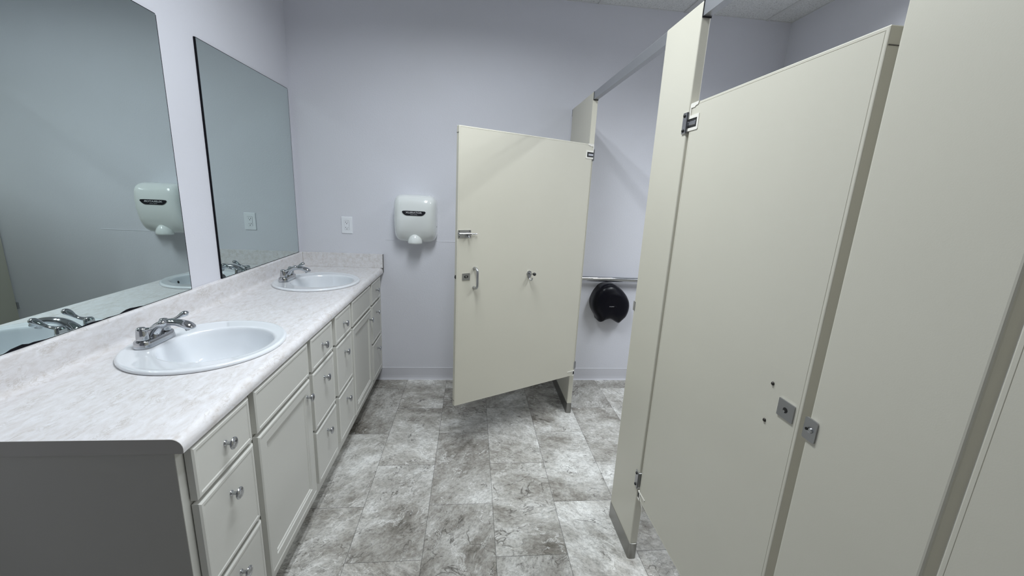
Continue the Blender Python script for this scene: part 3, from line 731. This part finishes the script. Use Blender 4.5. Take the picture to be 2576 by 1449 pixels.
    bm = B(); cyl(bm, (hx, Yf + 0.006, hz + 0.006), (hx, Yf + 0.052, hz + 0.010), 0.0058, 0.0042, 16); part('bumper_stem', bm, M_CHROME, s_, True, 40)
    bm = B(); lathe(bm, [(0.0, Yf + 0.046), (0.0070, Yf + 0.047), (0.0092, Yf + 0.052), (0.0085, Yf + 0.059), (0.0045, Yf + 0.063), (0.0, Yf + 0.064)], 'y', (hx, 0, hz + 0.010), 20)
    part('rubber_bumper', bm, M_RUBBER, s_, True, 50, label='black rubber bumper')
    bm = B(); cyl(bm, (F(-0.0002), 0.0, 1.0370 - ZD), (F(-0.0050), 0.0, 1.0370 - ZD), 0.003, seg=12)
    box(bm, F(-0.0002), F(-0.0016), -0.005, 0.005, 1.0275 - ZD, 1.0465 - ZD); part('latch_tongue', bm, M_DARK, t)
def fit_none(t, w_, y0, y1): pass
DX = (XS + 0.003) + 0.0127
# open outswing door of the far accessible stall
dirx, diry = 1.1518 - 1.9245, 2.0687 - 2.4695
ang = math.atan2(diry, dirx); Wd = math.hypot(dirx, diry)
ny = Vector((-math.sin(ang), math.cos(ang)))
o1 = stall_door(Wd, (1.9245 - ny.x * 0.0127, 2.4695 - ny.y * 0.0127, ZD), ang, 'stall door standing open with coat hook, pull handle and slide latch on it', fit_open)
# closed middle door
o2 = stall_door(0.6345, (DX, 1.3355, ZD), -PI / 2, 'closed middle stall door with a square latch plate near its right edge', fit_mid)
# nearest door, cut by the frame
o3 = stall_door(0.6345, (DX, 0.4230, ZD), -PI / 2, 'nearest stall door, mostly cut off at the lower right corner of the picture', fit_none)

# chrome hinge brackets wrapped on the pilaster edge (belong to the pilaster)
def hinge_bracket(pil, yl, zc, hgt):
    """yl: local y of the pilaster edge facing the camera (0)"""
    bm = B()
    box(bm, -0.0045, -0.0002, yl - 0.0050, yl + 0.024, zc - hgt / 2, zc + hgt / 2, 0.0014, 2)
    box(bm, XT - XS + 0.0002, XT - XS + 0.0045, yl - 0.0050, yl + 0.024, zc - hgt / 2, zc + hgt / 2, 0.0014, 2)
    box(bm, -0.0045, XT - XS + 0.0045, yl - 0.0050, yl - 0.0002, zc - hgt / 2, zc + hgt / 2, 0.0014, 2)
    h_ = part('hinge_bracket', bm, M_STEEL, pil, label='steel hinge bracket bolted through the pilaster')
    for s in (-1, 1):
        bm = B(); lathe(bm, [(0.0, -0.0090), (0.0040, -0.0082), (0.0058, -0.0060), (0.0058, -0.0040)], 'x', (0, yl + 0.013, zc + s * (hgt / 2 - 0.010)), 16)
        part('bracket_bolt', bm, mat('dark_bolt_head', (0.03, 0.03, 0.03), 0.35, 0.6), h_, True, 40)
    return h_
hinge_bracket(tp_, 0.0, 1.7220, 0.066)
hb = hinge_bracket(tp_, 0.0, 0.3790, 0.070)
bm = B(); sweep(bm, [(0.006, -0.006, 0.034, 0.009, 0.0025), (0.014, -0.006, 0.014, 0.008, 0.0025), (0.030, -0.006, -0.012, 0.006, 0.002), (0.034, -0.006, -0.034, 0.004, 0.0015)], (0, 1, 0), 12, 4)
part('bottom_pivot', bm, M_CAST, o2, label='bent cream pivot tab')
hinge_bracket(tp0, 0.0, 1.7220, 0.066); hinge_bracket(tp0, 0.0, 0.3600, 0.05)
tp2 = [o for o in bpy.data.objects if o.name == 'stall_pilaster.002'][0]
hinge_bracket(tp2, 0.0, 1.7220, 0.066); hinge_bracket(tp2, 0.0, 0.3790, 0.070)

# ------------------------------------------------------------------ grab bar
t = thing('grab_bar', 'brushed steel grab bar on the far wall above the black dispenser', 'grab bar', (2.02, D, 0.866))
bm = B()
sweep(bm, [(0.0, -0.001, 0, 0.019, 0.019), (0.0, -0.020, 0, 0.019, 0.019), (0.006, -0.042, 0, 0.019, 0.019), (0.028, -0.054, 0, 0.019, 0.019), (0.06, -0.056, 0, 0.019, 0.019),
           (0.4, -0.056, -0.0008, 0.019, 0.019), (0.80, -0.056, -0.002, 0.019, 0.019), (1.04, -0.056, -0.002, 0.019, 0.019), (1.072, -0.054, -0.002, 0.019, 0.019), (1.094, -0.042, -0.002, 0.019, 0.019), (1.10, -0.020, -0.002, 0.019, 0.019), (1.10, -0.001, -0.002, 0.019, 0.019)], (0, 0, 1), 24, 6)
part('bar', bm, M_CHROME, t, True, 60)
for x in (0.0, 1.10):
    bm = B(); lathe(bm, [(0.0395, -0.0005), (0.0395, -0.004), (0.036, -0.008), (0.020, -0.0095)], 'y', (x, 0, 0), 32); part('flange', bm, M_STEEL, t, True, 40)

# ------------------------------------------------------------------ jumbo tissue dispenser
TPO = [(2.2917, 0.8365), (2.3317, 0.8311), (2.3599, 0.8138), (2.396, 0.7868), (2.4262, 0.7546), (2.4422, 0.7317), (2.4594, 0.6988), (2.4654, 0.662), (2.4621, 0.6181), (2.447, 0.5737), (2.4138, 0.539), (2.3972, 0.521), (2.3855, 0.5208),
       (2.3568, 0.5363), (2.3388, 0.5479), (2.318, 0.5543), (2.295, 0.5505), (2.2693, 0.5398), (2.2375, 0.524), (2.221, 0.539), (2.2154, 0.5626), (2.1942, 0.5925), (2.1745, 0.6256), (2.1648, 0.6655), (2.1659, 0.6987), (2.1743, 0.7319), (2.1904, 0.7685), (2.2107, 0.7952), (2.2192, 0.8085), (2.2468, 0.8271)]
tcx, tcz = 2.315, 0.675
t = thing('tissue_dispenser', 'round black jumbo toilet tissue dispenser below the grab bar', 'dispenser', (tcx, D, tcz))
out = []
P2 = [Vector((a - tcx, b_ - tcz, 0)) for a, b_ in TPO]
for i in range(len(P2)):
    a = P2[i]; b_ = P2[(i + 1) % len(P2)]
    out += [a.lerp(b_, k / 4) for k in range(4)]
# light smoothing of the outline
for _ in range(2): out = [(out[i - 1] + out[i] * 2 + out[(i + 1) % len(out)]) / 4 for i in range(len(out))]
def ridge(x, z):
    v = 0.0
    for (cx, cz, r, a0, a1, wd, h) in ((0.045, -0.045, 0.135, 60, 150, 0.014, 0.006), (0.010, -0.085, 0.165, 40, 100, 0.012, 0.005), (-0.13, -0.11, 0.075, -40, 60, 0.012, 0.004), (0.055, -0.13, 0.060, 40, 150, 0.010, 0.004)):
        d = math.hypot(x - cx, z - cz) - r; a = math.degrees(math.atan2(z - cz, x - cx))
        g = max(0, min(1, (a - a0) / 25)) * max(0, min(1, (a1 - a) / 25))
        v += h * g * (math.exp(-(d / wd) ** 2) if d > 0 else math.exp(-(d / (wd * 2.4)) ** 2))
    return v
rings = []
for s, y in ((1.0, 0.0008), (1.0, 0.030), (1.0, 0.072), (0.985, 0.086), (0.955, 0.098), (0.915, 0.108), (0.86, 0.116), (0.79, 0.122), (0.70, 0.127), (0.60, 0.1305), (0.50, 0.1325), (0.40, 0.134), (0.30, 0.135), (0.2, 0.1355), (0.1, 0.136), (0.02, 0.136)):
    rings.append([Vector((p_.x * s, -(y + (ridge(p_.x * s, p_.y * s) if s < 0.99 else 0)), p_.y * s)) for p_ in out])
bm = B(); loft(bm, rings); part('cover', bm, M_BLACK, t, True, 50)
bm = B(); box(bm, -0.025, 0.025, -0.1385, -0.1360, -0.014, -0.001, 0.001, 1)
lb = part('name_plate', bm, M_BLACK, t)
text_mesh('lettering', 'SAN JAMAR', 0.0075, M_LETTER, lb, Matrix.Translation((-0.012, -0.1388, -0.006)) @ RX, 0.0002, 1.0)
